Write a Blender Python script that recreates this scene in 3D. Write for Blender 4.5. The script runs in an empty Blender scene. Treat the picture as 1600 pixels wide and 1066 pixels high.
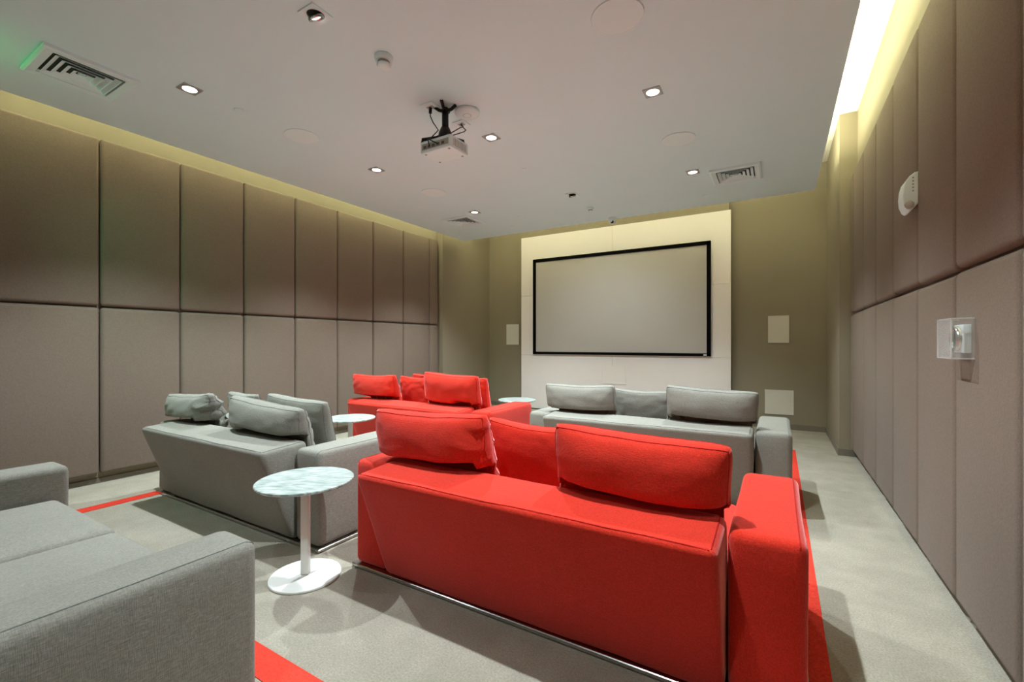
import bpy, bmesh, math, random
from mathutils import Vector, Matrix, Euler, noise

# ------------------------------------------------------------------ camera
C = bpy.context.scene.collection
sc = bpy.context.scene
YAW = 30.758
cam_d = bpy.data.cameras.new('camera'); cam = bpy.data.objects.new('camera', cam_d); C.objects.link(cam)
cam_d.sensor_width = 36.0
cam_d.lens = 699.0 / 1600.0 * 36.0
cam_d.shift_y = 4.0 / 1600.0
cam_d.clip_start = 0.02
cam.location = (0, 0, 1.2)
cam.rotation_euler = (math.radians(90), 0, math.radians(YAW))
sc.camera = cam
sc.view_settings.view_transform = 'Standard'
sc.view_settings.look = 'None'
sc.view_settings.gamma = 1.0
sc.view_settings.use_curve_mapping = False
sc.view_settings.exposure = 0.0
sc.cycles.max_bounces = 12
sc.cycles.diffuse_bounces = 8
sc.cycles.use_denoising = True

# ------------------------------------------------------------------ light levels
DOWN_W, DOWN_COL, DOWN_CONE, DOWN_BLEND = 365.0, (0.87, 1.0, 1.07), 108.0, 0.68
GIMBAL_W, REAR_FILL = 60.0, 0.28
COVE_W, COVE_COL = 15.0, (1.0, 0.97, 0.66)      # per metre of cove strip
EXIT_W, EXIT_COL = 7.0, (0.05, 1.0, 0.42)
LOBBY_W, LOBBY_COL = 0.0, (1.0, 0.96, 0.92)

w = bpy.data.worlds.new('world'); sc.world = w; w.use_nodes = True
w.node_tree.nodes['Background'].inputs[0].default_value = (0.02, 0.02, 0.02, 1)
w.node_tree.nodes['Background'].inputs[1].default_value = 1.0

def spot(name, loc, power, target=None, col=DOWN_COL, cone=DOWN_CONE, blend=DOWN_BLEND, r=0.028):
    d = bpy.data.lights.new(name, 'SPOT'); d.energy = power; d.color = col
    d.spot_size = math.radians(cone); d.spot_blend = blend; d.shadow_soft_size = r
    o = bpy.data.objects.new(name, d); C.objects.link(o); o.location = loc
    if target: o.rotation_euler = (Vector(target) - Vector(loc)).to_track_quat('-Z', 'Y').to_euler()
    return o
def area(name, loc, sx, sy, power, col, rot):
    d = bpy.data.lights.new(name, 'AREA'); d.shape = 'RECTANGLE'; d.size = sx; d.size_y = sy
    d.energy = power; d.color = col
    o = bpy.data.objects.new(name, d); C.objects.link(o); o.location = loc; o.rotation_euler = rot
    return o

# room numbers (metres; camera at the origin, the screen wall lies along +Y)
XWL, XWR = -5.03, 0.72          # wall planes
XL, XR = -4.97, 0.665           # panel faces
YB = 7.36                       # screen-end wall
YR = -2.4                       # wall behind the camera
CZ, SLAB = 3.0, 3.66            # hung ceiling, slab
CXL, CXR, CYF, CYR = -4.74, 0.372, 6.32, -1.9
XC = [-3.57, -2.15, -0.77]      # ceiling grid
YG = [-0.17, 1.55, 3.26, 5.0]

# cove strips: upward strips lying on top of the hung ceiling, near its edges
PI = math.pi
area('cove_lamp', (CXR - 0.10, 2.2, CZ + 0.16), 0.05, 8.0, COVE_W * 8.0, COVE_COL, (PI, 0, 0))
area('cove_lamp', (CXL + 0.10, 2.2, CZ + 0.16), 0.05, 8.0, COVE_W * 8.0, COVE_COL, (PI, 0, 0))
area('cove_lamp', (-2.18, CYF - 0.10, CZ + 0.16), 4.6, 0.05, COVE_W * 4.6 * 0.5, COVE_COL, (PI, 0, 0))

# ------------------------------------------------------------------ materials
def lin(c):
    return tuple(((x / 255) / 12.92 if x / 255 <= 0.04045 else ((x / 255 + 0.055) / 1.055) ** 2.4) for x in c) + (1.0,)
def mat(name, rgb, rough=0.6, metal=0.0, spec=0.5, coat=0.0, emit=None, estr=0.0, trans=0.0, alpha=1.0, ior=1.45,
        noise_s=None, noise_a=0.0, bump_s=None, bump_a=0.0, bump_d=0.002, sheen=0.0, stretch=(1, 1, 1), fine=None):
    m = bpy.data.materials.new(name); m.use_nodes = True
    nt = m.node_tree; b = nt.nodes['Principled BSDF']
    col = lin(rgb)
    b.inputs['Base Color'].default_value = col
    b.inputs['Roughness'].default_value = rough; b.inputs['Metallic'].default_value = metal
    b.inputs['Specular IOR Level'].default_value = spec; b.inputs['IOR'].default_value = ior
    b.inputs['Coat Weight'].default_value = coat; b.inputs['Coat Roughness'].default_value = 0.06
    b.inputs['Transmission Weight'].default_value = trans; b.inputs['Alpha'].default_value = alpha
    b.inputs['Sheen Weight'].default_value = sheen; b.inputs['Sheen Roughness'].default_value = 0.4
    if sheen: b.inputs['Sheen Tint'].default_value = tuple(min(1, 0.35 + c) for c in col[:3]) + (1,)
    if emit:
        b.inputs['Emission Color'].default_value = lin(emit); b.inputs['Emission Strength'].default_value = estr
    if noise_s or bump_s:
        tc = nt.nodes.new('ShaderNodeTexCoord'); mp = nt.nodes.new('ShaderNodeMapping')
        mp.inputs['Scale'].default_value = stretch
        nt.links.new(tc.outputs['Object'], mp.inputs['Vector'])
    if noise_s:
        n = nt.nodes.new('ShaderNodeTexNoise'); n.inputs['Scale'].default_value = noise_s; n.inputs['Detail'].default_value = 6
        n.inputs['Roughness'].default_value = 0.65
        nt.links.new(mp.outputs[0], n.inputs['Vector'])
        r = nt.nodes.new('ShaderNodeMapRange')
        r.inputs['From Min'].default_value = 0.25; r.inputs['From Max'].default_value = 0.75
        r.inputs['To Min'].default_value = 1 - noise_a; r.inputs['To Max'].default_value = 1 + noise_a
        nt.links.new(n.outputs['Fac'], r.inputs['Value'])
        src = r.outputs[0]
        if fine:
            n2 = nt.nodes.new('ShaderNodeTexNoise'); n2.inputs['Scale'].default_value = fine[0]; n2.inputs['Detail'].default_value = 2
            nt.links.new(mp.outputs[0], n2.inputs['Vector'])
            r2 = nt.nodes.new('ShaderNodeMapRange')
            r2.inputs['From Min'].default_value = 0.3; r2.inputs['From Max'].default_value = 0.7
            r2.inputs['To Min'].default_value = 1 - fine[1]; r2.inputs['To Max'].default_value = 1 + fine[1]
            nt.links.new(n2.outputs['Fac'], r2.inputs['Value'])
            mm = nt.nodes.new('ShaderNodeMath'); mm.operation = 'MULTIPLY'
            nt.links.new(src, mm.inputs[0]); nt.links.new(r2.outputs[0], mm.inputs[1]); src = mm.outputs[0]
        v = nt.nodes.new('ShaderNodeVectorMath'); v.operation = 'SCALE'
        v.inputs[0].default_value = col[:3]
        nt.links.new(src, v.inputs['Scale']); nt.links.new(v.outputs[0], b.inputs['Base Color'])
    if bump_s:
        n = nt.nodes.new('ShaderNodeTexNoise'); n.inputs['Scale'].default_value = bump_s; n.inputs['Detail'].default_value = 3
        nt.links.new(mp.outputs[0], n.inputs['Vector'])
        bp = nt.nodes.new('ShaderNodeBump'); bp.inputs['Strength'].default_value = bump_a; bp.inputs['Distance'].default_value = bump_d
        nt.links.new(n.outputs['Fac'], bp.inputs['Height']); nt.links.new(bp.outputs[0], b.inputs['Normal'])
    return m

def fabric(name, rgb, weave=420.0, sheen=0.25, amount=0.10, worn=0.10, slub=0.12):
    """woven upholstery: fine crossed threads, soft large-scale wear"""
    m = mat(name, rgb, rough=0.95, spec=0.15, sheen=sheen, noise_s=3.5, noise_a=worn, fine=(160, amount))
    nt = m.node_tree; b = nt.nodes['Principled BSDF']
    tc = nt.nodes.new('ShaderNodeTexCoord')
    hs = []
    for sc_ in ((weave, weave * .12, weave), (weave * .12, weave, weave * .12)):
        mp = nt.nodes.new('ShaderNodeMapping'); mp.inputs['Scale'].default_value = sc_
        nt.links.new(tc.outputs['Object'], mp.inputs['Vector'])
        n = nt.nodes.new('ShaderNodeTexNoise'); n.inputs['Scale'].default_value = 1.0; n.inputs['Detail'].default_value = 1
        nt.links.new(mp.outputs[0], n.inputs['Vector']); hs.append(n)
    tcs = nt.nodes.new('ShaderNodeMapping'); tcs.inputs['Scale'].default_value = (520, 45, 180); tcs.inputs['Rotation'].default_value = (0.3, 0.2, 0.35)
    nt.links.new(tc.outputs['Object'], tcs.inputs['Vector'])
    ns = nt.nodes.new('ShaderNodeTexNoise'); ns.inputs['Scale'].default_value = 1.0; ns.inputs['Detail'].default_value = 2
    nt.links.new(tcs.outputs[0], ns.inputs['Vector'])
    rs = nt.nodes.new('ShaderNodeMapRange')
    rs.inputs['From Min'].default_value = 0.3; rs.inputs['From Max'].default_value = 0.7
    rs.inputs['To Min'].default_value = 1 - slub; rs.inputs['To Max'].default_value = 1 + slub
    nt.links.new(ns.outputs['Fac'], rs.inputs['Value'])
    for lk in list(b.inputs['Base Color'].links):
        vs = nt.nodes.new('ShaderNodeVectorMath'); vs.operation = 'SCALE'
        nt.links.new(lk.from_socket, vs.inputs[0]); nt.links.new(rs.outputs[0], vs.inputs['Scale'])
        nt.links.new(vs.outputs[0], b.inputs['Base Color'])
    ad = nt.nodes.new('ShaderNodeMath'); ad.operation = 'ADD'
    nt.links.new(hs[0].outputs['Fac'], ad.inputs[0]); nt.links.new(hs[1].outputs['Fac'], ad.inputs[1])
    bp = nt.nodes.new('ShaderNodeBump'); bp.inputs['Strength'].default_value = 0.45; bp.inputs['Distance'].default_value = 0.0018
    nt.links.new(ad.outputs[0], bp.inputs['Height']); nt.links.new(bp.outputs[0], b.inputs['Normal'])
    return m

M = {}
M['paint'] = mat('taupe_paint', (142, 132, 112), 0.75, noise_s=1.5, noise_a=0.03, bump_s=160, bump_a=0.08, bump_d=0.001)
M['slab'] = mat('white_slab_paint', (235, 232, 222), 0.8, noise_s=2, noise_a=0.02)
M['ceiling'] = mat('ceiling_paint', (228, 248, 255), 0.7, noise_s=1.2, noise_a=0.015, bump_s=200, bump_a=0.05, bump_d=0.001)
M['panel'] = fabric('taupe_panel_fabric', (127, 113, 100), 500, 0.1, 0.08, 0.03, 0.10)
M['panel_dark'] = mat('panel_gap_board', (38, 34, 31), 0.8, noise_s=5, noise_a=0.1)
M['carpet'] = mat('grey_carpet', (154, 147, 132), 0.98, spec=0.05, noise_s=3.6, noise_a=0.17, fine=(130, 0.16), bump_s=220, bump_a=0.6, bump_d=0.004)
M['carpet_red'] = mat('red_carpet', (205, 62, 48), 0.98, spec=0.05, noise_s=3, noise_a=0.08, fine=(130, 0.18), bump_s=220, bump_a=0.6, bump_d=0.004)
M['grey'] = fabric('grey_upholstery', (128, 125, 115), 420, 0.2, 0.12, 0.06)
M['grey_seam'] = fabric('grey_seam_thread', (112, 113, 107), 420, 0.1)
M['red'] = fabric('red_upholstery', (192, 45, 29), 420, 0.7, 0.12, 0.06)
M['red_seam'] = fabric('red_seam_thread', (165, 28, 24), 420, 0.1)
M['white_board'] = mat('offwhite_wall_board', (240, 232, 228), 0.55, noise_s=2, noise_a=0.015)
M['screen'] = mat('matte_screen_cloth', (186, 180, 174), 0.85, spec=0.1, noise_s=1, noise_a=0.01, bump_s=900, bump_a=0.05, bump_d=0.0005)
M['black'] = mat('black_velvet_frame', (9, 8, 8), 0.9, spec=0.1, noise_s=30, noise_a=0.1)
M['blackmetal'] = mat('black_metal', (20, 20, 21), 0.45, metal=0.2, noise_s=20, noise_a=0.1)
M['white'] = mat('white_plastic', (234, 250, 255), 0.45, noise_s=6, noise_a=0.015)
M['whitemetal'] = mat('white_lacquered_metal', (232, 232, 226), 0.3, coat=0.3, noise_s=5, noise_a=0.02)
M['grille'] = mat('white_grille_paint', (235, 251, 255), 0.7, noise_s=8, noise_a=0.01, bump_s=600, bump_a=0.15, bump_d=0.001)
M['spk'] = mat('wall_speaker_grille', (212, 208, 196), 0.7, noise_s=8, noise_a=0.02, bump_s=700, bump_a=0.2, bump_d=0.001)
M['dark'] = mat('dark_recess', (30, 29, 28), 0.8, noise_s=20, noise_a=0.1)
M['chrome'] = mat('brushed_chrome', (200, 198, 194), 0.22, metal=1.0, noise_s=40, noise_a=0.05)
M['trim'] = mat('silver_trim', (188, 186, 184), 0.4, metal=0.6, noise_s=20, noise_a=0.03)
M['lens'] = mat('lit_lens', (255, 252, 246), 0.4, emit=(255, 250, 242), estr=6.0, noise_s=20, noise_a=0.01)
M['led'] = mat('cove_led_tape', (255, 240, 200), 0.5, emit=(255, 232, 170), estr=1.0, noise_s=20, noise_a=0.01)
M['base'] = mat('taupe_baseboard', (120, 112, 98), 0.5, noise_s=3, noise_a=0.03)
M['clear'] = mat('clear_polycarbonate', (235, 238, 234), 0.08, spec=0.8, alpha=0.16, noise_s=4, noise_a=0.005)
M['edge_glint'] = mat('painted_edge_highlight', (240, 242, 238), 0.1, spec=0.8, alpha=0.65, noise_s=4, noise_a=0.005)  # whiter, denser plastic: highlights along the box edges put into the colour
M['exit_lit'] = mat('green_backlit_face', (20, 200, 110), 0.5, emit=(20, 255, 130), estr=4.0, noise_s=4, noise_a=0.02)
M['duct'] = mat('grey_duct_inside', (74, 72, 70), 0.8, noise_s=20, noise_a=0.1)
M['port'] = mat('dark_port', (92, 90, 88), 0.5, noise_s=20, noise_a=0.1)
M['greyplastic'] = mat('pale_grey_plastic', (176, 173, 168), 0.5, noise_s=8, noise_a=0.03)

def marble():
    m = mat('white_marble', (222, 227, 220), 0.3, coat=0.25, spec=0.5)
    nt = m.node_tree; b = nt.nodes['Principled BSDF']
    tc = nt.nodes.new('ShaderNodeTexCoord'); mp = nt.nodes.new('ShaderNodeMapping')
    mp.inputs['Scale'].default_value = (9.0, 60.0, 1.0); mp.inputs['Rotation'].default_value = (0, 0, math.radians(24))
    n = nt.nodes.new('ShaderNodeTexNoise'); n.inputs['Scale'].default_value = 1.6; n.inputs['Detail'].default_value = 8; n.inputs['Distortion'].default_value = 0.6
    r = nt.nodes.new('ShaderNodeValToRGB')
    r.color_ramp.elements[0].position = 0.38; r.color_ramp.elements[0].color = lin((120, 133, 126))
    r.color_ramp.elements[1].position = 0.62; r.color_ramp.elements[1].color = lin((186, 194, 188))
    nt.links.new(tc.outputs['Object'], mp.inputs[0]); nt.links.new(mp.outputs[0], n.inputs['Vector'])
    nt.links.new(n.outputs['Fac'], r.inputs[0]); nt.links.new(r.outputs[0], b.inputs['Base Color'])
    return m
M['marble'] = marble(); M['marble'].node_tree.nodes['Principled BSDF'].inputs['Coat IOR'].default_value = 1.5

# ------------------------------------------------------------------ mesh helpers
def obj(name, bm, material, parent=None, smooth=False, loc=None, rot=None):
    me = bpy.data.meshes.new(name); bm.normal_update(); bm.to_mesh(me); bm.free()
    if smooth:
        for p in me.polygons: p.use_smooth = True
    if material: me.materials.append(material)
    o = bpy.data.objects.new(name, me); C.objects.link(o)
    if parent: o.parent = parent
    if loc: o.location = loc
    if rot: o.rotation_euler = rot
    return o
def bxa(bm, x0, x1, y0, y1, z0, z1):
    vs = [bm.verts.new(p) for p in ((x0,y0,z0),(x1,y0,z0),(x1,y1,z0),(x0,y1,z0),(x0,y0,z1),(x1,y0,z1),(x1,y1,z1),(x0,y1,z1))]
    fs = [(0,3,2,1),(4,5,6,7),(0,1,5,4),(1,2,6,5),(2,3,7,6),(3,0,4,7)]
    return vs, [bm.faces.new([vs[i] for i in f]) for f in fs]
def box(*a):
    bm = bmesh.new(); bxa(bm, *a); return bm
def rbox(x0, x1, y0, y1, z0, z1, r=0.03, seg=3):
    bm = box(x0, x1, y0, y1, z0, z1)
    bmesh.ops.bevel(bm, geom=bm.edges[:], offset=r, segments=seg, profile=0.5, affect='EDGES')
    return bm
def hexa(pts, r=0.03, seg=3):
    """8 corners in box order, bevelled"""
    bm = bmesh.new(); vs = [bm.verts.new(p) for p in pts]
    for f in ((0,3,2,1),(4,5,6,7),(0,1,5,4),(1,2,6,5),(2,3,7,6),(3,0,4,7)): bm.faces.new([vs[i] for i in f])
    if r: bmesh.ops.bevel(bm, geom=bm.edges[:], offset=r, segments=seg, profile=0.5, affect='EDGES')
    return bm
def soften(bm, size=0.12, amp=0.004, seed=0):
    """cut upholstery into small quads and let it undulate slightly"""
    for ax in range(3):
        lo = min(v.co[ax] for v in bm.verts); hi = max(v.co[ax] for v in bm.verts)
        n = int((hi - lo) / size)
        for i in range(1, n):
            co = Vector((0,0,0)); co[ax] = lo + (hi - lo) * i / n
            no = Vector((0,0,0)); no[ax] = 1
            bmesh.ops.bisect_plane(bm, geom=bm.verts[:] + bm.edges[:] + bm.faces[:], plane_co=co, plane_no=no)
    bm.normal_update()
    for v in bm.verts:
        v.co += v.normal * noise.noise(v.co * 3.1 + Vector((seed * 7.3, 0, seed))) * amp
    return bm
def lathe(profile, n=32, bm=None, loc=(0,0,0)):
    bm = bm or bmesh.new(); rings = []
    for r, z in profile:
        if r < 1e-6: rings.append([bm.verts.new((loc[0], loc[1], loc[2] + z))])
        else: rings.append([bm.verts.new((loc[0] + r * math.cos(2*PI*i/n), loc[1] + r * math.sin(2*PI*i/n), loc[2] + z)) for i in range(n)])
    for a, b in zip(rings, rings[1:]):
        for i in range(n):
            j = (i + 1) % n
            if len(a) == 1 and len(b) == 1: continue
            if len(a) == 1: bm.faces.new((a[0], b[i], b[j]))
            elif len(b) == 1: bm.faces.new((a[i], b[0], a[j]))
            else: bm.faces.new((a[i], b[i], b[j], a[j]))
    bmesh.ops.recalc_face_normals(bm, faces=bm.faces[:])
    return bm
def tube(pts, r, n=8, bm=None, closed=False):
    bm = bm or bmesh.new(); pts = [Vector(p) for p in pts]; rings = []
    N = len(pts)
    for i, p in enumerate(pts):
        a = pts[i-1] if (i > 0 or closed) else p
        b = pts[(i+1) % N] if (i < N-1 or closed) else p
        t = (b - a).normalized()
        up = Vector((0,0,1)) if abs(t.z) < 0.9 else Vector((1,0,0))
        s = t.cross(up).normalized(); u = s.cross(t)
        rings.append([bm.verts.new(p + r * (math.cos(2*PI*k/n) * s + math.sin(2*PI*k/n) * u)) for k in range(n)])
    for i in range(N if closed else N-1):
        a, b = rings[i], rings[(i+1) % N]
        for k in range(n):
            l = (k+1) % n; bm.faces.new((a[k], a[l], b[l], b[k]))
    if not closed:
        bm.faces.new(rings[0][::-1]); bm.faces.new(rings[-1])
    bmesh.ops.recalc_face_normals(bm, faces=bm.faces[:])
    return bm
from mathutils.bvhtree import BVHTree
def snap(o, pts, lift=0.0006):
    me = o.data
    t = BVHTree.FromPolygons([v.co for v in me.vertices], [p.vertices for p in me.polygons])
    out = []
    for q in pts:
        h = t.find_nearest(Vector(q)); out.append(h[0] + h[1] * lift)
    return out
def along(pts, n=14):
    res = []
    for a, b in zip(pts, pts[1:]):
        for k in range(n): res.append(Vector(a).lerp(Vector(b), k / n))
    return res + [Vector(pts[-1])]
def tag(o, label, cat, group=None):
    o['label'] = label; o['category'] = cat
    if group: o['group'] = group
    return o
def thing(name, label, cat, loc=(0,0,0), rotz=0.0, group=None):
    o = bpy.data.objects.new(name, None); C.objects.link(o); o.empty_display_size = 0.05
    o.location = loc; o.rotation_euler = (0, 0, rotz)
    return tag(o, label, cat, group)
def struct(name, bm, m, parent=None, smooth=False):
    o = obj(name, bm, m, parent, smooth)
    if not parent: o['kind'] = 'structure'
    return o
def dup(root, loc, label, group=None):
    r = root.copy(); C.objects.link(r); r.location = loc; r['label'] = label
    if group: r['group'] = group
    for ch in list(root.children):
        if ch.type == 'LIGHT': continue
        c = ch.copy(); C.objects.link(c); c.parent = r
        for g in ch.children:
            d = g.copy(); C.objects.link(d); d.parent = c
    return r

# ------------------------------------------------------------------ room shell
floor = struct('floor', box(XWL - 0.1, XWR + 0.1, YR - 0.1, YB + 0.1, -0.12, 0.0), M['carpet'])
SX0, SX1, SY0, SY1, SW = -4.34, 0.165, 0.91, 5.95, 0.11
for a in ((SX0, SX0 + SW, SY0, SY1), (SX1 - SW, SX1, SY0, SY1), (SX0 + SW, SX1 - SW, SY0, SY0 + SW), (SX0 + SW, SX1 - SW, SY1 - SW, SY1)):
    o = obj('carpet_stripe', box(a[0], a[1], a[2], a[3], 0.0, 0.003), M['carpet_red'], floor); o['label'] = 'red carpet stripe inlaid in the grey floor'
ceil_slab = struct('ceiling_slab', box(XWL - 0.1, XWR + 0.1, YR - 0.1, YB + 0.1, SLAB, SLAB + 0.1), M['slab'])
# hung ceiling with holes for the recessed fittings is one board; fittings sit against its underside
ceil = struct('ceiling', box(CXL, CXR, CYR, CYF, CZ, CZ + 0.12), M['ceiling'])
for a in ((CXR - 0.125, CXR - 0.075, -1.8, 6.2), (CXL + 0.075, CXL + 0.125, -1.8, 6.2)):
    obj('led_tape', box(a[0], a[1], a[2], a[3], CZ + 0.12, CZ + 0.14), M['led'], ceil)
obj('led_tape', box(-4.48, 0.12, CYF - 0.125, CYF - 0.075, CZ + 0.12, CZ + 0.14), M['led'], ceil)

wall_left = struct('wall_left', box(XWL - 0.1, XWL, YR, YB, 0, SLAB), M['paint'])
wall_right = struct('wall_right', box(XWR, XWR + 0.1, YR, YB, 0, SLAB), M['paint'])
wall_front = struct('wall_front', box(XWL - 0.1, XWR + 0.1, YB, YB + 0.1, 0, SLAB), M['paint'])
wall_rear = struct('wall_rear', box(XWL - 0.1, XWR + 0.1, YR - 0.1, YR, 0, SLAB), M['paint'])
# corner piers
XCL, XCR, YC = -4.90, 0.565, 5.93
struct('wall_pier_left', box(XWL, XCL, YC, YB, 0, SLAB), M['paint'])
struct('wall_pier_right', box(XCR, XWR, YC, YB, 0, SLAB), M['paint'])
# baseboards
bm = bmesh.new(); bxa(bm, XCL, -4.10, YB - 0.014, YB, 0, 0.075); bxa(bm, -0.6, XCR, YB - 0.014, YB, 0, 0.075)
struct('baseboard_front', bm, M['base'])
bm = bmesh.new(); bxa(bm, XCR - 0.014, XCR, YC - 0.014, YB - 0.014, 0, 0.075); bxa(bm, XCR, XWR, YC - 0.014, YC, 0, 0.075)
struct('baseboard_right', bm, M['base'])
bm = bmesh.new(); bxa(bm, XCL, XCL + 0.014, YC - 0.014, YB - 0.014, 0, 0.075); bxa(bm, XWL, XCL, YC - 0.014, YC, 0, 0.075); bxa(bm, XWL, XWL + 0.012, YR, YC - 0.014, 0, 0.042)
struct('baseboard_left', bm, M['base'])

# upholstered acoustic panels
def panel_mesh(L, z0, z1, t=0.060, r=0.028):
    bm = rbox(0, L, -t, 0, z0, z1, r, 3)
    return bm
def panel_row(wall, xf, seams, side):
    prev = {}
    rnd = random.Random(5)
    for a, b in zip(seams, seams[1:]):
        for k, (z0, z1) in enumerate(((0.085, 1.508), (1.522, 2.958))):
            L = round(b - a - 0.006, 3)
            key = (L, k)
            if key in prev:
                o = bpy.data.objects.new('acoustic_panel', prev[key]); C.objects.link(o); o.parent = wall
            else:
                o = obj('acoustic_panel', panel_mesh(L, z0, z1), M['panel'], wall, True); prev[key] = o.data
            dz = rnd.uniform(-0.005, 0.005) if side > 0 else 0
            if side < 0:       # left wall: face looks to +X
                o.rotation_euler = (0, 0, PI / 2); o.location = (xf, a + 0.003, dz)
            else:              # right wall: face looks to -X
                o.rotation_euler = (0, 0, -PI / 2); o.location = (xf, b - 0.003, dz)
# panel local: length along x, thickness along -y; rotating +90 deg puts -y on +x
SL = 0.5993; seamsL = [1.484 + SL * k for k in range(-6, 8)] + [5.90]
SR = 0.6085; seamsR = [2.660 + SR * k for k in range(-8, 6)] + [5.92]
def panels(wall, xw, seams, side):
    panel_row(wall, xw, seams, side)
panels(wall_left, XWL + 0.002, seamsL, -1)
panels(wall_right, XWR - 0.002, seamsR, 1)

# white boards behind the screen, on a shallow box-out of the wall
struct('wall_boxout', box(-4.09, -0.62, 7.285, YB, 0, SLAB), M['paint'])
XJ, zs = -2.37, [0.02, 0.99, 2.08, 3.16]
for i in range(3):
    for (a, b) in ((-4.115, XJ), (XJ, -0.593)):
        obj('wall_board', rbox(a + 0.0015, b - 0.0015, 7.25, 7.284, zs[i] + 0.0015, zs[i+1] - 0.0015, 0.002, 1), M['white_board'], wall_front)

# ------------------------------------------------------------------ screen
scr = thing('projection_screen', 'large blank white projection screen in a thin black frame on the white boards', 'screen', (-2.355, 7.249, 1.87))
X0, X1, Z0, Z1 = -3.848, -0.860, 1.012, 2.735
hx, hz = (X1 - X0) / 2, (Z1 - Z0) / 2
obj('screen_cloth', box(-hx + 0.03, hx - 0.03, -0.022, -0.004, -hz + 0.03, hz - 0.03), M['screen'], scr)
f = 0.056
for a in ((-hx, hx, hz - f, hz), (-hx, hx, -hz, -hz + f * 0.8), (-hx, -hx + f, -hz, hz), (hx - f, hx, -hz, hz)):
    obj('frame_bar', rbox(a[0], a[1], -0.04, -0.001, a[2], a[3], 0.004, 1), M['black'], scr)
o = obj('maker_plate', box(hx - 0.10, hx - 0.055, -0.042, -0.040, -hz + 0.012, -hz + 0.030), M['white'], scr); o['label'] = 'tiny pale plate at the lower right of the frame'

# in-wall speakers
def wall_speaker(x0, x1, y, z0, z1, label, m='spk'):
    t = thing('wall_speaker', label, 'speaker', ((x0 + x1) / 2, y, z0), 0, 'pale in-wall speakers')
    wx, hh = (x1 - x0) / 2, z1 - z0
    bm = bmesh.new()
    e = 0.012
    for a in ((-wx, wx, 0, e), (-wx, wx, hh - e, hh), (-wx, -wx + e, e, hh - e), (wx - e, wx, e, hh - e)):
        bxa(bm, a[0], a[1], -0.010, -0.0005, a[2], a[3])
    obj('frame', bm, M[m], t)
    obj('grille', box(-wx + e, wx - e, -0.007, -0.001, e, hh - e), M[m], t)
wall_speaker(-4.50, -4.225, YB, 1.18, 1.568, 'small upright pale speaker on the taupe wall left of the white boards')
wall_speaker(-0.125, 0.13, YB, 1.21, 1.594, 'upright pale speaker on the taupe wall right of the white boards, the upper one')
wall_speaker(-0.165, 0.185, YB, 0.20, 0.545, 'pale squarish speaker low on the taupe wall above the right grey sofa arm')
wall_speaker(-2.555, -2.144, 7.2495, 0.53, 0.818, 'white rectangular speaker on the white boards under the screen', 'white_board')

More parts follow.
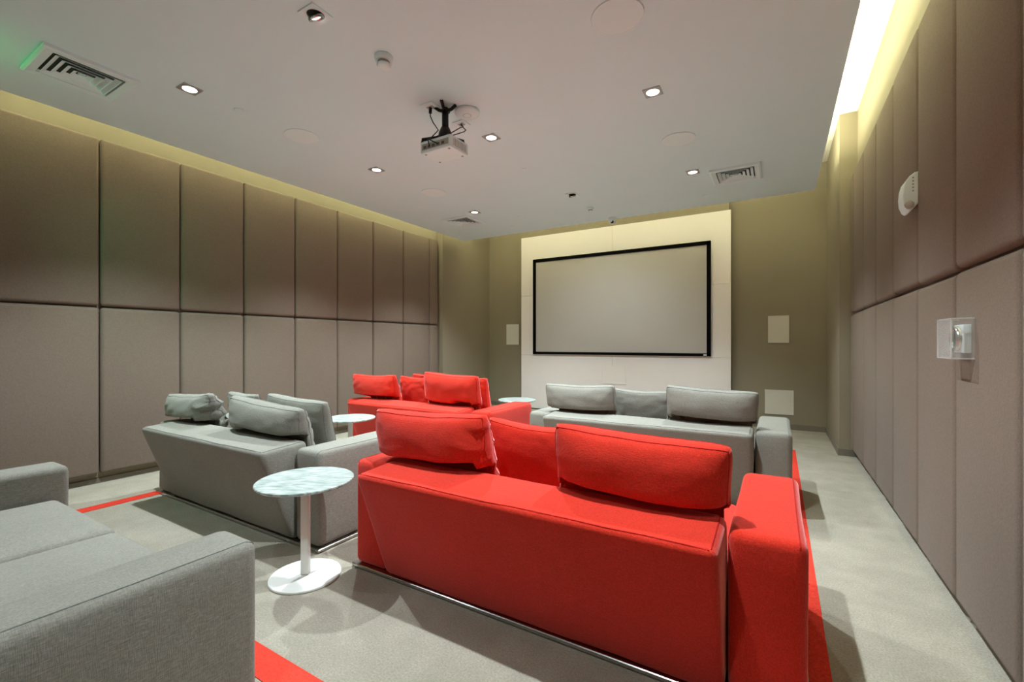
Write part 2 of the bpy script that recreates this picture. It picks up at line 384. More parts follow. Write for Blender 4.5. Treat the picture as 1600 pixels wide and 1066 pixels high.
# ------------------------------------------------------------------ sofas
def sofa(label, x0, x1, y0, key, wa=0.23, d=0.83, group='two-seat sofas in the home theatre'):
    """outer arm faces at x0, x1; base rear at y0; faces +Y"""
    mt, sm = M[key], M[key + '_seam']
    cx = (x0 + x1) / 2; hw = (x1 - x0) / 2; ix = hw - wa
    t = thing('sofa', label, 'sofa', (cx, y0, 0), 0, group)
    HA, HB, zb = 0.577, 0.590, 0.037
    # metal plinth
    bm = rbox(-hw - 0.010, hw + 0.010, -0.010, d + 0.010, 0.004, 0.022, 0.003, 1)
    o = obj('plinth', bm, M['chrome'], t); o['label'] = 'thin shiny metal plinth'
    obj('seat_base', soften(rbox(-ix + 0.004, ix - 0.004, 0.12, d - 0.05, zb - 0.014, 0.275, 0.015, 2), 0.2, 0.001), mt, t, True)
    for s in (-1, 1):
        a, b = (s * hw, s * ix); a, b = min(a, b), max(a, b)
        arm = obj('arm', soften(rbox(a + 0.002, b - 0.002, 0.0, d, zb - 0.014, HA, 0.034, 4), 0.1, 0.004, s + cx), mt, t, True)
        z = HA - 0.003
        e = 0.024
        loops = []
        for xx in ((a + e,) if s < 0 else (b - e,)):
            pts = [(xx, -0.002, 0.06), (xx, -0.001, HA - 0.05), (xx, 0.006, HA - 0.018), (xx, 0.03, HA - 0.001), (xx, d - 0.03, HA - 0.001), (xx, d - 0.006, HA - 0.018), (xx, d + 0.001, HA - 0.05), (xx, d + 0.002, 0.06)]
            obj('seam', tube(snap(arm, along(pts[2:6])), 0.0019, 5), sm, arm)
    # leaning backrest
    r0, top_r, top_f = 0.0, -0.205, 0.095
    g = 0.006
    bm = hexa([(-ix + g, r0 - 0.005, zb - 0.014), (ix - g, r0 - 0.005, zb - 0.014), (ix - g, 0.115, zb - 0.014), (-ix + g, 0.115, zb - 0.014),
               (-ix + g, top_r, HB - 0.010), (ix - g, top_r, HB - 0.010), (ix - g, top_f, HB + 0.012), (-ix + g, top_f, HB + 0.012)], 0.030, 4)
    back = obj('backrest', soften(bm, 0.09, 0.006, cx * 3), mt, t, True)
    zz = HB - 0.012
    pts = [(-ix + 0.03 + (2 * ix - 0.06) * i / 24.0, top_r + 0.022 + 0.004 * noise.noise(Vector((i * .4, cx, 0))), zz) for i in range(25)]
    obj('seam', tube(snap(back, pts), 0.0024, 5), sm, back)
    for s in (-1, 1):
        obj('seam', tube(snap(back, along([(s * (ix - 0.026), top_r + 0.03, zz), (s * (ix - 0.026), top_f - 0.03, zz + 0.017)])), 0.002, 5), sm, back)
    # two seat cushions, crowned
    for s in (-1, 1):
        a, b = (0.004, ix - 0.006) if s > 0 else (-ix + 0.006, -0.004)
        bm = soften(rbox(a, b, 0.13, d - 0.045, 0.277, 0.425, 0.035, 4), 0.07, 0.004, s * 3 + cx)
        for v in bm.verts:
            u = (v.co.x - (a + b) / 2) / ((b - a) / 2); q = (v.co.y - 0.13 - (d - .175) / 2) / ((d - .175) / 2)
            if v.co.z > 0.35: v.co.z += 0.030 * max(0, 1 - u * u) * max(0, 1 - q * q)
        sc_ = obj('seat_cushion', bm, mt, t, True)
    return t

sofa('grey two-seat sofa cut off at the near left, its right arm closest to the camera', -3.33, -1.42, -0.015, 'grey', wa=0.205)
sofa('grey two-seat sofa seen from behind left of the near round table', -4.29, -2.26, 1.635, 'grey')
sofa('large red two-seat sofa seen from behind in the foreground', -1.965, 0.082, 1.64, 'red')
sofa('farther red two-seat sofa near the left wall', -4.19, -2.24, 3.385, 'red', d=0.80)
sofa('grey two-seat sofa seen from behind nearest the screen, beyond the large red sofa', -1.975, 0.085, 3.61, 'grey')

# ------------------------------------------------------------------ loose cushions
def cushion(label, key, x, y, z, w_, h_, t_=0.20, tilt=-8, yaw=0, roll=0, seed=0, sag=0.02, wr=0.006, group=None, bounds=None, crump=0.0):
    """boxed cushion: two domed faces joined by a narrow gusset, a seam on either side of it"""
    NU, NV = 32, 24
    bm = bmesh.new(); e0 = 0.034
    def shape(u, v, s, bulge=0.0):
        au, av = abs(u), abs(v)
        dome = max(0.0, 1 - au ** 3.2) ** 0.6 * max(0.0, 1 - av ** 2.3) ** 0.62
        px = u * w_ / 2 * (1 - 0.030 * (1 - v * v) * au ** 2) * (1 - 0.03 * av ** 6)
        pz = v * h_ / 2 * (1 - 0.05 * (1 - u * u) * av ** 2) * (1 - 0.04 * au ** 6)
        pz -= sag * max(0, v) * (1 - u * u)
        n1 = noise.noise(Vector((u * 2.1 + seed * 3.7, v * 1.7, s * 2.0 + seed)))
        n2 = noise.noise(Vector((u * 4.5 + seed, v * 3.6 + seed * 2, s * 3.0)))
        half = e0 * (1 - 0.35 * (au * av) ** 4) + (t_ / 2 - e0) * dome * (1 + 0.10 * n1)
        py = s * half + s * wr * n2 * (0.4 + 0.8 * (au ** 2 + av ** 2) * 0.5) * min(1, dome * 3)
        if crump:
            k = max(0.0, u - 0.55) / 0.45
            py += s * crump * k * (math.sin(v * 13 + seed + 3 * u) * 0.6 + math.sin(v * 23 + u * 9) * 0.4) * (1 - av ** 4)
            pz += crump * 1.2 * k * noise.noise(Vector((v * 4, u * 3, seed)))
        pz += wr * 0.5 * noise.noise(Vector((u * 3 + seed, 0.3, s))) * av
        py *= 1 + 0.10 * (-v)
        return Vector((px, py, pz + h_ / 2))
    us = [-1 + 2 * i / NU for i in range(NU + 1)]; vs_ = [-1 + 2 * j / NV for j in range(NV + 1)]
    us = [math.copysign(abs(u) ** 0.72, u) for u in us]; vs_ = [math.copysign(abs(v) ** 0.72, v) for v in vs_]
    path = [(i, 0) for i in range(NU)] + [(NU, j) for j in range(NV)] + [(i, NV) for i in range(NU, 0, -1)] + [(0, j) for j in range(NV, 0, -1)]
    grids = {}
    for s in (-1, 1):
        g = grids[s] = {}
        for i, u in enumerate(us):
            for j, v in enumerate(vs_): g[(i, j)] = bm.verts.new(shape(u, v, s))
        for i in range(NU):
            for j in range(NV):
                q = (g[(i, j)], g[(i+1, j)], g[(i+1, j+1)], g[(i, j+1)])
                bm.faces.new(q if s < 0 else q[::-1])
    mid = []
    for p in path:
        m = (grids[-1][p].co + grids[1][p].co) / 2
        u, v = us[p[0]], vs_[p[1]]
        o2 = Vector(((1 if u > 0.999 else -1 if u < -0.999 else 0), 0, (1 if v > 0.999 else -1 if v < -0.999 else 0)))
        mid.append(bm.verts.new(m + o2.normalized() * 0.009))
    n = len(path)
    for k in range(n):
        l = (k + 1) % n
        bm.faces.new((grids[-1][path[k]], mid[k], mid[l], grids[-1][path[l]])); bm.faces.new((mid[k], grids[1][path[k]], grids[1][path[l]], mid[l]))
    M4 = Matrix.Translation((x, y, z)) @ Euler((math.radians(tilt), math.radians(roll), math.radians(yaw))).to_matrix().to_4x4()
    if bounds:          # soft filling gives way where it meets the backrest and the arms
        yb, xl, xr = bounds; Mi = M4.inverted()
        for vt in bm.verts:
            p = M4 @ vt.co
            dz, dy = 0.624 - p.z, yb + 0.128 - p.y
            if dz > 0 and dy > 0:
                p.y = yb + 0.128
                if dz < 0.040: p.z = 0.624
            dz = 0.604 - p.z
            for dx, xx in ((xl - p.x, xl), (p.x - xr, xr)):
                if dz > 0 and dx > 0:
                    p.x = xx
                    if dz < 0.040: p.z = 0.604
            vt.co = Mi @ p
    loops = [[grids[s][p].co.copy() for p in path] for s in (-1, 1)]
    bmesh.ops.recalc_face_normals(bm, faces=bm.faces[:])
    o = obj('cushion', bm, M[key], None, True, (x, y, z), (math.radians(tilt), math.radians(roll), math.radians(yaw)))
    for lp in loops: obj('seam', tube(lp, 0.0021, 5, closed=True), M[key + '_seam'], o, True)
    return tag(o, label, 'cushion', group)
G = {1: 'cushions on the grey sofa left of the near table', 2: 'cushions on the foreground red sofa', 3: 'cushions on the far red sofa', 4: 'cushions on the far grey sofa'}
ZS = 0.468
def row(yb, xl, xr, key, grp, items):
    # back row rests on the backrest, front row leans on the back row
    for (label, xc, w_, h_, t_, dy, yaw, roll, seed, sag, wr, crump) in items:
        cushion(label, key, xc, yb + dy, ZS, w_, h_, t_, 12, yaw, roll, seed, sag, wr, grp, (yb, xl, xr), crump)
row(1.64, -1.712, -0.172, 'red', G[2], [
 ('red back cushion at the left end of the foreground red sofa, right edge crumpled', -1.495, 0.71, 0.40, 0.25, 0.15, 0, -2, 1, 0.006, 0.008, 0.014),
 ('lower red cushion peeking between two big ones on the foreground red sofa', -1.08, 0.52, 0.335, 0.15, 0.43, 0, 2, 2, 0.016, 0.006, 0),
 ('long red back cushion at the right end of the foreground red sofa', -0.482, 0.665, 0.395, 0.25, 0.15, 0, 2, 3, 0.002, 0.005, 0)])
row(1.635, -4.037, -2.513, 'grey', G[1], [
 ('crumpled grey cushion at the left end of the grey sofa near the left wall', -3.93, 0.68, 0.345, 0.25, 0.15, 0, -3, 4, 0.004, 0.014, 0.028),
 ('grey cushion in the middle of the left grey sofa, half hidden by its neighbours', -3.61, 0.42, 0.35, 0.13, 0.375, -3, 0, 5, 0.01, 0.014, 0.006),
 ('plump grey cushion at the right of the left grey sofa, on its back', -2.945, 0.80, 0.35, 0.25, 0.15, 0, 3, 6, 0.004, 0.010, 0.006),
 ('grey cushion in front of the plump one, near the left grey sofa right arm', -3.03, 0.68, 0.345, 0.14, 0.43, 0, 2, 7, 0.006, 0.006, 0)])
row(3.385, -3.937, -2.493, 'red', G[3], [
 ('red cushion at the left end of the far red sofa', -3.82, 0.65, 0.40, 0.23, 0.15, 0, -1, 8, 0.012, 0.010, 0.008),
 ('red cushion in the middle of the far red sofa, wrinkled and half hidden', -3.45, 0.50, 0.375, 0.14, 0.43, 0, 0, 9, 0.02, 0.018, 0.01),
 ('tall red cushion at the right of the far red sofa, on its back', -2.765, 0.66, 0.445, 0.22, 0.15, 0, 2, 10, 0.006, 0.006, 0),
 ('red cushion behind the tall one on the far red sofa, mostly hidden', -2.82, 0.60, 0.39, 0.12, 0.43, 0, 0, 11, 0.010, 0.008, 0),
 ('red cushion at the back of the far red sofa, only its top corner showing', -3.40, 0.50, 0.39, 0.09, 0.58, 0, 0, 15, 0.010, 0.008, 0)])
row(3.61, -1.722, -0.168, 'grey', G[4], [
 ('grey cushion at the left end of the far grey sofa', -1.50, 0.64, 0.38, 0.23, 0.15, 0, -1, 12, 0.006, 0.007, 0.004),
 ('low grey cushion between two larger ones on the far grey sofa', -1.03, 0.52, 0.33, 0.14, 0.43, 0, 0, 13, 0.012, 0.008, 0),
 ('wide grey cushion at the right end of the far grey sofa', -0.455, 0.64, 0.40, 0.23, 0.15, 0, 2, 14, 0.006, 0.006, 0)])

# ------------------------------------------------------------------ side tables
def side_table(label, x, y, rz, rt=0.235, rb=0.172):
    t = thing('side_table', label, 'table', (x, y, 0), rz, 'round white pedestal side tables')
    obj('base', lathe([(0, 0.0), (rb - 0.004, 0.0), (rb, 0.004), (rb, 0.012), (rb - 0.003, 0.015), (0, 0.016)], 56), M['whitemetal'], t, False)
    bm = rbox(-0.021, 0.021, -0.016, 0.016, 0.016, 0.487, 0.005, 2)
    obj('stem', bm, M['whitemetal'], t, True)
    o = obj('tabletop', lathe([(0, 0.487), (rt - 0.006, 0.487), (rt, 0.493), (rt, 0.500), (rt - 0.004, 0.503), (0, 0.503)], 64), M['marble'], t, False)
    return t
side_table('round white side table nearest the camera, between the grey and the red sofa', -2.09, 1.435, math.radians(35))
side_table('round white side table between the left grey sofa and the far red sofa', -3.47, 2.85, math.radians(35), 0.225)
side_table('farthest round white side table, only its top showing beyond the far red sofa', -2.80, 4.83, math.radians(35), 0.235)

# ------------------------------------------------------------------ ceiling fittings
def square_ring(bm, half, r, z0, z1, n=32):
    """square plate with a round hole, from z0 to z1"""
    def sq(k):
        a = 2 * PI * k / n; c, s = math.cos(a), math.sin(a); m = max(abs(c), abs(s)); return (half * c / m, half * s / m)
    rows = []
    for z in (z0, z1):
        rows.append([bm.verts.new((*sq(k), z)) for k in range(n)]); rows.append([bm.verts.new((r * math.cos(2*PI*k/n), r * math.sin(2*PI*k/n), z)) for k in range(n)])
    for k in range(n):
        l = (k+1) % n
        bm.faces.new((rows[0][k], rows[0][l], rows[1][l], rows[1][k])); bm.faces.new((rows[2][k], rows[3][k], rows[3][l], rows[2][l]))
        bm.faces.new((rows[0][k], rows[2][k], rows[2][l], rows[0][l])); bm.faces.new((rows[1][k], rows[1][l], rows[3][l], rows[3][k]))
    bmesh.ops.recalc_face_normals(bm, faces=bm.faces[:])
    return bm
def downlight0(label, loc):
    t = thing('downlight', label, 'downlight', loc, 0, 'square recessed downlights in the ceiling')
    obj('trim', square_ring(bmesh.new(), 0.060, 0.045, -0.007, -0.0005), M['trim'], t)
    obj('lens', lathe([(0, -0.004), (0.030, -0.0045), (0.044, -0.002), (0.044, -0.001), (0, -0.001)], 28), M['lens'], t, True)
    return t
dl_labels = {
 (0, 1): 'lit square downlight between the left air vent and the flush ceiling cap',
 (2, 2): 'lit square downlight at the right of the ceiling, before the right round speaker',
 (1, 2): 'lit square downlight beside the projector',
 (0, 2): 'lit square downlight near the left wall, left of the projector',
 (2, 3): 'lit square downlight beside the right air vent',
 (0, 3): 'lit square downlight beside the far left air vent',
 (2, 1): 'square downlight above the foreground, over the right aisle'}
first = None
for (i, j), lab in dl_labels.items():
    loc = (XC[i], YG[j], CZ)
    if first is None: first = downlight0(lab, loc)
    else: dup(first, loc, lab)
for i in range(3):
    for j in range(4):
        if j == 0 or (i == 1 and j in (1, 3)): continue
        spot('downlight_lamp', (XC[i], YG[j], CZ - 0.012), DOWN_W * (0.82 if (i == 2 and j >= 2) else 1.0))
for i in (0, 2):      # unseen rear row behind the camera, added at low power to brighten the near sofa
    spot('downlight_lamp', (XC[i], YG[0], CZ - 0.012), DOWN_W * REAR_FILL)

def gimbal(label, loc):
    t = thing('gimbal_spotlight', label, 'spotlight', loc, 0, 'tilted gimbal spotlights in the ceiling')
    obj('trim', square_ring(bmesh.new(), 0.064, 0.046, -0.008, -0.0005), M['white'], t)
    obj('can', lathe([(0.046, -0.0015), (0.0, -0.001)], 28), M['duct'], t)
    R = Matrix.Rotation(math.radians(32), 4, 'X')
    bm = lathe([(0.043, 0.0), (0.043, -0.014), (0.036, -0.014), (0.030, -0.004), (0.0, -0.004)], 28)
    bmesh.ops.transform(bm, matrix=Matrix.Translation((0, 0, -0.014)) @ R, verts=bm.verts[:])
    g = obj('gimbal_ring', bm, M['chrome'], t, True)
    bm = lathe([(0.028, -0.006), (0.020, -0.010), (0.0, -0.012)], 20)
    bmesh.ops.transform(bm, matrix=Matrix.Translation((0, 0, -0.014)) @ R, verts=bm.verts[:])
    obj('lamp_face', bm, M['lens'], g, True)
    return t
g0 = gimbal('gimbal spotlight at the top of the picture, tilted toward the screen', (XC[1] - 0.02, YG[1], CZ))
dup(g0, (XC[1] + 0.02, YG[3], CZ), 'small gimbal spotlight near the screen end of the ceiling')
for yy, gw, gx, gy, gz, gc in ((YG[1], GIMBAL_W, -0.2, 1.9, 0.0, 70), (YG[3], GIMBAL_W * 1.7, -0.35, 2.2, 0.45, 94)):
    spot('gimbal_lamp', (XC[1], yy + 0.03, CZ - 0.05), gw, (XC[1] + gx, yy + gy, gz), cone=gc, blend=1.0)

# round ceiling speakers
def round_speaker(label, loc, r):
    t = thing('ceiling_speaker', label, 'speaker', loc, 0, 'round ceiling speakers')
    obj('rim', lathe([(r, -0.0005), (r, -0.006), (r - 0.004, -0.008), (r - 0.008, -0.006)], 56), M['white'], t, True)
    obj('grille', lathe([(r - 0.008, -0.0055), (r * 0.6, -0.0062), (0, -0.0065)], 56), M['grille'], t, True)
    return t
s0 = round_speaker('large round white speaker cut by the top edge of the picture', (-0.76, 2.41, CZ), 0.143)
for lab, loc in (('round white ceiling speaker near the left wall, left of the projector', (-3.55, 2.405, CZ)),
                 ('round white ceiling speaker on the right, before the right air vent', (-0.755, 4.135, CZ)),
                 ('round white ceiling speaker beyond the projector, toward the far left vent', (-3.53, 4.10, CZ))):
    dup(s0, loc, lab)

# air diffusers: flange and nested slanted louvre rings
def frust(bm, a, za, b, zb, t=0.004):
    """square ring of blades slanting from half-size a at za to half-size b at zb"""
    def ring(h, z): return [bm.verts.new(p) for p in ((-h,-h,z),(h,-h,z),(h,h,z),(-h,h,z))]
    r = [ring(a, za), ring(b, zb), ring(b - t, zb), ring(a - t, za)]
    for q in range(4):
        p, s = r[q], r[(q+1) % 4]
        for k in range(4):
            l = (k+1) % 4; bm.faces.new((p[k], p[l], s[l], s[k]))
    bmesh.ops.recalc_face_normals(bm, faces=bm.faces[:])
    return bm
def vent(label, loc, h=0.235):
    t = thing('air_vent', label, 'air vent', loc, 0, 'square white ceiling air vents')
    bm = bmesh.new()
    def ring(q, z): return [bm.verts.new(p) for p in ((-q,-q,z),(q,-q,z),(q,q,z),(-q,q,z))]
    rs = [ring(h, -0.0005), ring(h, -0.020), ring(h - 0.014, -0.027), ring(h * 0.76, -0.020), ring(h * 0.74, -0.002)]
    for p, s in zip(rs, rs[1:]):
        for k in range(4):
            l = (k+1) % 4; bm.faces.new((p[k], p[l], s[l], s[k]))
    bmesh.ops.recalc_face_normals(bm, faces=bm.faces[:])
    obj('flange', bm, M['white'], t)
    obj('duct', box(-h * 0.74, h * 0.74, -h * 0.74, h * 0.74, -0.0015, -0.0005), M['duct'], t)
    for q in (0.70, 0.54, 0.38, 0.22):
        obj('louvre', frust(bmesh.new(), h * q, -0.022, h * (q - 0.10), -0.004), M['white'], t)
    obj('centre_plate', box(-h * 0.07, h * 0.07, -h * 0.07, h * 0.07, -0.022, -0.002), M['white'], t)
    return t
v0 = vent('square white air vent at the upper left, its near edge lit green', (-3.99, 1.095, CZ))
dup(v0, (-0.385, 5.28, CZ), 'square white air vent at the far right of the ceiling')
dup(v0, (-3.965, 5.28, CZ), 'square white air vent at the far left of the ceiling')

# smoke detectors
def detector(label, loc, k=1.0):
    t = thing('smoke_detector', label, 'smoke detector', loc, 0, 'ceiling smoke detectors')
    obj('base', lathe([(0, -0.0005), (0.056, -0.0005), (0.058, -0.010), (0.054, -0.030), (0.040, -0.034), (0, -0.034)], 36), M['white'], t, True)
    obj('slot_ring', lathe([(0.036, -0.034), (0.036, -0.050), (0.030, -0.050)], 36), M['greyplastic'], t, True)
    obj('cap', lathe([(0.042, -0.050), (0.044, -0.056), (0.036, -0.066), (0.020, -0.070), (0, -0.071)], 36), M['white'], t, True)
    return t
d0 = detector('white smoke detector on the ceiling, nearest the camera', (-2.125, 2.00, CZ))
dup(d0, (-2.14, 5.63, CZ), 'small smoke detector near the screen end of the ceiling').scale = (0.75, 0.75, 0.75)

# flush sprinkler caps
def cap(label, loc, r=0.040):
    o = obj('sprinkler_cap', lathe([(0, -0.007), (r - 0.006, -0.007), (r, -0.004), (r, -0.0005), (0, -0.0005)], 28), M['white'], None, True, loc)
    return tag(o, label, 'sprinkler cap', 'flush white sprinkler caps in the ceiling')
c0 = cap('flush white ceiling cap beside the left downlight', (-3.57, 1.89, CZ))
def cap_dup(label, loc, s):
    o = c0.copy(); C.objects.link(o); o.location = loc; o.scale = (s, s, 1); o['label'] = label
cap_dup('flush white ceiling cap near the right end of the screen boards', (-0.76, 5.88, CZ), 1.0)
cap_dup('tiny white ceiling dot beyond the projector', (-2.25, 4.02, CZ), 0.55)
cap_dup('tiny white ceiling cap above the left edge of the screen, the farther of two', (-3.50, 5.90, CZ), 0.8)
cap_dup('tiny white ceiling cap above the left edge of the screen, the nearer of two', (-3.15, 5.48, CZ), 0.55)

# access point and ceiling sockets by the projector
ap = thing('access_point', 'white round wireless disc on the ceiling beside the projector mount', 'access point', (-2.07, 2.80, CZ))
obj('body', lathe([(0, -0.0005), (0.092, -0.0005), (0.098, -0.012), (0.096, -0.022), (0.084, -0.030), (0.050, -0.034), (0, -0.035)], 48), M['white'], ap, True)
obj('status_ring', lathe([(0.030, -0.0345), (0.031, -0.0358), (0.033, -0.0345)], 32), M['greyplastic'], ap, True)
def socket(label, loc, s):
    t = thing('ceiling_socket', label, 'socket', loc, math.radians(0), 'white socket plates above the projector')
    obj('plate', rbox(-s, s, -s, s, -0.010, -0.0005, 0.003, 2), M['white'], t)
    obj('outlet_face', rbox(-s * .5, s * .5, -s * .35, s * .35, -0.013, -0.009, 0.002, 1), M['greyplastic'], t)
socket('white socket plate left of the projector mount, a black plug in it', (-2.265, 2.60, CZ), 0.060)
socket('white socket plate behind the projector mount', (-2.225, 2.93, CZ), 0.055)

# projector on a black spider mount
pj = thing('projector', 'white ceiling projector hanging on a black spider mount', 'projector', (-2.165, 2.64, 2.62))
body = obj('body', rbox(-0.145, 0.145, -0.108, 0.108, 0.0, 0.092, 0.012, 3), M['white'], pj, True)
o = obj('rear_panel', box(-0.125, 0.125, -0.1095, -0.1075, 0.022, 0.066), M['greyplastic'], body)
for k, xx in enumerate((-0.095, -0.055, -0.015, 0.03, 0.075)):
    obj('port', box(xx - 0.013, xx + 0.013, -0.1115, -0.1090, 0.030, 0.050), M['port'], body)
for k in range(9):
    y = -0.07 + k * 0.0175
    obj('side_slot', box(0.1442, 0.1462, y - 0.004, y + 0.004, 0.020, 0.070), M['greyplastic'], body)
obj('lens_barrel', (lambda bm: (bmesh.ops.transform(bm, matrix=Matrix.Translation((-0.06, 0.108, 0.045)) @ Matrix.Rotation(-PI/2, 4, 'X'), verts=bm.verts[:]), bm)[1])(lathe([(0.030, -0.01), (0.030, 0.012), (0.024, 0.012), (0.0, 0.004)], 24)), M['blackmetal'], pj, True)
for xx, yy in ((-0.11, -0.08), (0.11, -0.08), (0.11, 0.08), (-0.11, 0.08)):
    obj('foot', lathe([(0, -0.004), (0.008, -0.004), (0.009, 0.0), (0, 0.001)], 12, None, (xx, yy, 0)), M['greyplastic'], pj)
mt_ = obj('mount', tube([(0, 0.01, 0.14), (0, 0.01, 0.36)], 0.025, 12), M['blackmetal'], pj, True)
for a in (20, 110, 200, 290):
    ca, sa = math.cos(math.radians(a)), math.sin(math.radians(a))
    obj('ceiling_arm', tube([(0, 0.01, 0.335), (0.05 * ca, 0.01 + 0.05 * sa, 0.350), (0.085 * ca, 0.01 + 0.085 * sa, 0.377)], 0.0125, 6), M['blackmetal'], mt_)
for dx, dy in ((-0.135, -0.095), (0.10, -0.06), (0.115, 0.085), (-0.10, 0.09)):
    obj('spider_arm', tube([(0, 0.01, 0.165), (dx * .4, dy * .4 + .01, 0.135), (dx, dy, 0.112), (dx, dy, 0.090)], 0.0125, 6), M['blackmetal'], mt_)
obj('joint', lathe([(0, 0.105), (0.040, 0.108), (0.054, 0.135), (0.048, 0.175), (0.030, 0.215), (0, 0.216)], 16, None, (0, 0.01, 0)), M['blackmetal'], mt_, True)
obj('cable', tube([(-0.10, -0.045, 0.360), (-0.095, -0.05, 0.30), (-0.06, -0.06, 0.24), (-0.025, -0.04, 0.18), (-0.035, -0.09, 0.12), (-0.03, -0.135, 0.075), (0.0, -0.14, 0.055), (0.03, -0.112, 0.04)], 0.0042, 6), M['blackmetal'], pj, True)
obj('plug', tube([(-0.10, -0.043, 0.368), (-0.10, -0.045, 0.325)], 0.012, 8), M['blackmetal'], pj, True)
obj('cable', tube([(-0.045, 0.27, 0.366), (-0.01, 0.25, 0.32), (0.03, 0.16, 0.27), (0.028, 0.07, 0.20), (0.02, 0.02, 0.16), (-0.05, -0.05, 0.13), (-0.06, -0.12, 0.09), (-0.05, -0.112, 0.04)], 0.0042, 6), M['blackmetal'], pj, True)
obj('cable', tube([(-0.06, 0.28, 0.366), (0.0, 0.27, 0.30), (0.05, 0.18, 0.24), (0.035, 0.08, 0.18), (0.02, 0.03, 0.15)], 0.0042, 6), M['blackmetal'], pj, True)

# dome camera at the screen end of the ceiling
dc = thing('dome_camera', 'tiny white dome camera under the far edge of the ceiling above the screen', 'camera', (-2.04, 6.24, CZ))
obj('base', lathe([(0, -0.0005), (0.058, -0.0005), (0.060, -0.025), (0.054, -0.040), (0.046, -0.042)], 32), M['white'], dc, True)
obj('dome', lathe([(0.046, -0.040), (0.044, -0.058), (0.034, -0.076), (0.018, -0.086), (0, -0.089)], 32), M['white'], dc, True)
bm = lathe([(0.0, 0.006), (0.016, 0.004), (0.024, 0.0), (0.020, -0.004)], 20)
bmesh.ops.transform(bm, matrix=Matrix.Translation((0.006, -0.034, -0.066)) @ Matrix.Rotation(math.radians(112), 4, 'X'), verts=bm.verts[:])
obj('lens', bm, M['blackmetal'], dc, True)

# ------------------------------------------------------------------ right wall devices
# curved white sensor: profile in X-Z, extruded along Y
prof = [(0.0, 0.215), (-0.018, 0.212), (-0.040, 0.195), (-0.058, 0.168), (-0.067, 0.130), (-0.070, 0.085), (-0.067, 0.045), (-0.055, 0.012), (-0.043, 0.0), (-0.032, 0.004), (0.0, 0.040)]
ws = thing('wall_sensor', 'white curved wall sensor on an upper panel of the right wall', 'sensor', (XR + 0.001, 3.30, 1.935))
bm = bmesh.new()
ya, yb_ = -0.045, 0.075
A = [bm.verts.new((x, ya, z)) for x, z in prof]; B = [bm.verts.new((x, yb_, z)) for x, z in prof]
bm.faces.new(A); bm.faces.new(B[::-1])
for k in range(len(prof)):
    l = (k + 1) % len(prof); bm.faces.new((A[l], A[k], B[k], B[l]))
bmesh.ops.recalc_face_normals(bm, faces=bm.faces[:])
bmesh.ops.bevel(bm, geom=[e for e in bm.edges if len(e.link_faces) == 2 and any(len(f_.verts) > 4 for f_ in e.link_faces)], offset=0.006, segments=2, affect='EDGES', profile=0.5)
bo = obj('body', bm, M['white'], ws, False)
for k in range(5):
    z = 0.105 + k * 0.018
    obj('vent_slot', box(-0.030, -0.022, -0.0465, -0.0445, z, z + 0.009), M['greyplastic'], bo)
bm = lathe([(0, 0.004), (0.020, 0.003), (0.023, 0.0), (0.019, -0.002)], 20)
bmesh.ops.transform(bm, matrix=Matrix.Translation((-0.042, -0.047, 0.034)) @ Matrix.Rotation(PI / 2, 4, 'X'), verts=bm.verts[:])
o = obj('sensor_eye', bm, M['greyplastic'], ws, True); o['label'] = 'grey ringed eye near the foot'

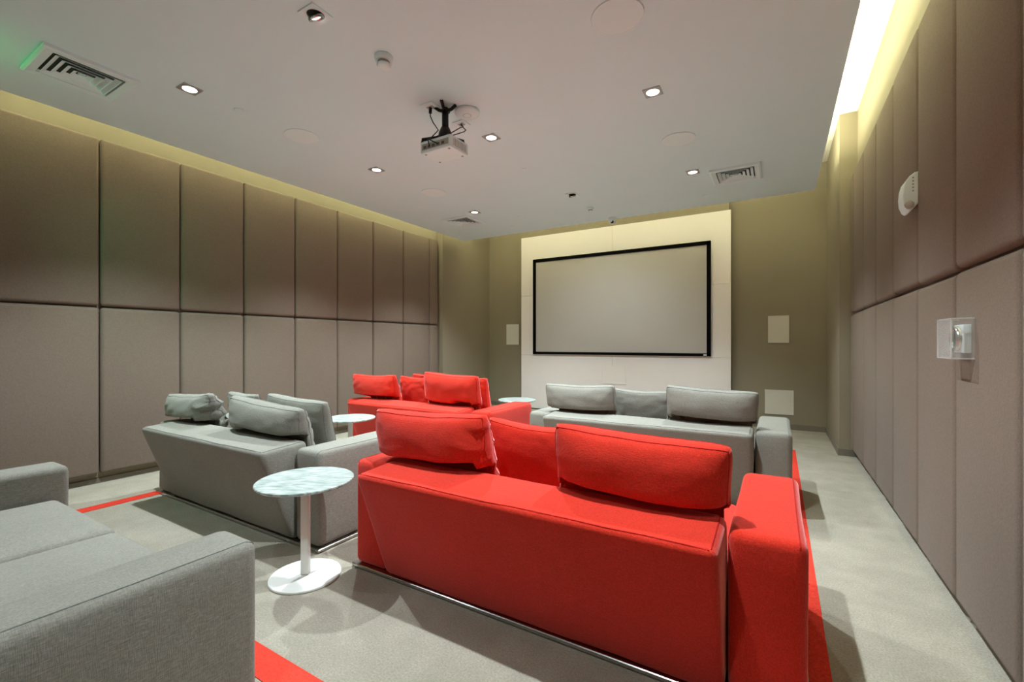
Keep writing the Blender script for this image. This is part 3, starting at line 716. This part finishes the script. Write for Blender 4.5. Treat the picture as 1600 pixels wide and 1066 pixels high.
# clear guard box with a sounder inside
gd = thing('guard_box', 'clear plastic guard box on the right wall, over a panel joint', 'guard box', (XR, 2.51, 1.138))
p, hy, hh, th = 0.076, 0.090, 0.164, 0.0035
bm = bmesh.new()
bxa(bm, -p, -p + th, -hy, hy, 0, hh); bxa(bm, -p + th, -0.001, -hy, -hy + th, 0, hh); bxa(bm, -p + th, -0.001, hy - th, hy, 0, hh)
bxa(bm, -p + th, -0.001, -hy + th, hy - th, 0, th); bxa(bm, -p + th, -0.001, -hy + th, hy - th, hh - th, hh)
obj('cover', bm, M['clear'], gd)
e = 0.0045  # thickness of the bars that carry the painted edge highlights
for ya in (-hy, hy - e):
    for z0, z1 in ((0, e), (hh - e, hh)): obj('edge', box(-p, -0.001, ya, ya + e, z0, z1), M['edge_glint'], gd)
    obj('edge', box(-p, -p + e, ya, ya + e, e, hh - e), M['edge_glint'], gd)
for z0, z1 in ((0, e), (hh - e, hh)): obj('edge', box(-p, -p + e, -hy + e, hy - e, z0, z1), M['edge_glint'], gd)
bm = bmesh.new()
for a in ((-hy - 0.012, -hy, -0.010, hh + 0.010), (hy, hy + 0.012, -0.010, hh + 0.010), (-hy, hy, -0.010, 0.0), (-hy, hy, hh, hh + 0.010)):
    bxa(bm, -0.006, -0.001, a[0], a[1], a[2], a[3])
obj('mounting_flange', bm, M['clear'], gd)
sd = thing('sounder', 'white alarm unit with a dark round face inside the clear box', 'alarm', (XR - 0.002, 2.51, 1.162))
obj('housing', rbox(-0.030, 0.0, -0.055, 0.055, 0.0, 0.115, 0.006, 2), M['white'], sd, True)
def facing(bm, off): 
    bmesh.ops.transform(bm, matrix=Matrix.Translation(off) @ Matrix.Rotation(-PI / 2, 4, 'Y'), verts=bm.verts[:]); return bm
obj('bezel', facing(lathe([(0.050, 0.0), (0.050, 0.014), (0.042, 0.018), (0.040, 0.006)], 32), (-0.029, 0, 0.058)), M['chrome'], sd, True)
obj('face', facing(lathe([(0.041, 0.004), (0.020, 0.009), (0, 0.010)], 32), (-0.029, 0, 0.058)), M['blackmetal'], sd, True)

# ------------------------------------------------------------------ exit sign just left of the view (its green glow reaches the vent and the left sofas)
ex = thing('exit_sign', 'green backlit sign hanging from the ceiling at the near left', 'sign', (-4.10, 0.40, 2.785))
obj('housing', rbox(-0.17, 0.17, -0.025, 0.020, 0.0, 0.20, 0.006, 2), M['white'], ex, True)
obj('lit_face', box(-0.155, 0.155, 0.0205, 0.024, 0.015, 0.185), M['exit_lit'], ex)
obj('hanger', tube([(0, 0, 0.198), (0, 0, 0.214)], 0.010, 10), M['white'], ex, True)
area('exit_lamp', (-4.10, 0.43, 2.89), 0.30, 0.14, EXIT_W, EXIT_COL, (PI / 2 - 0.62, 0, 0)).data.spread = math.radians(85)
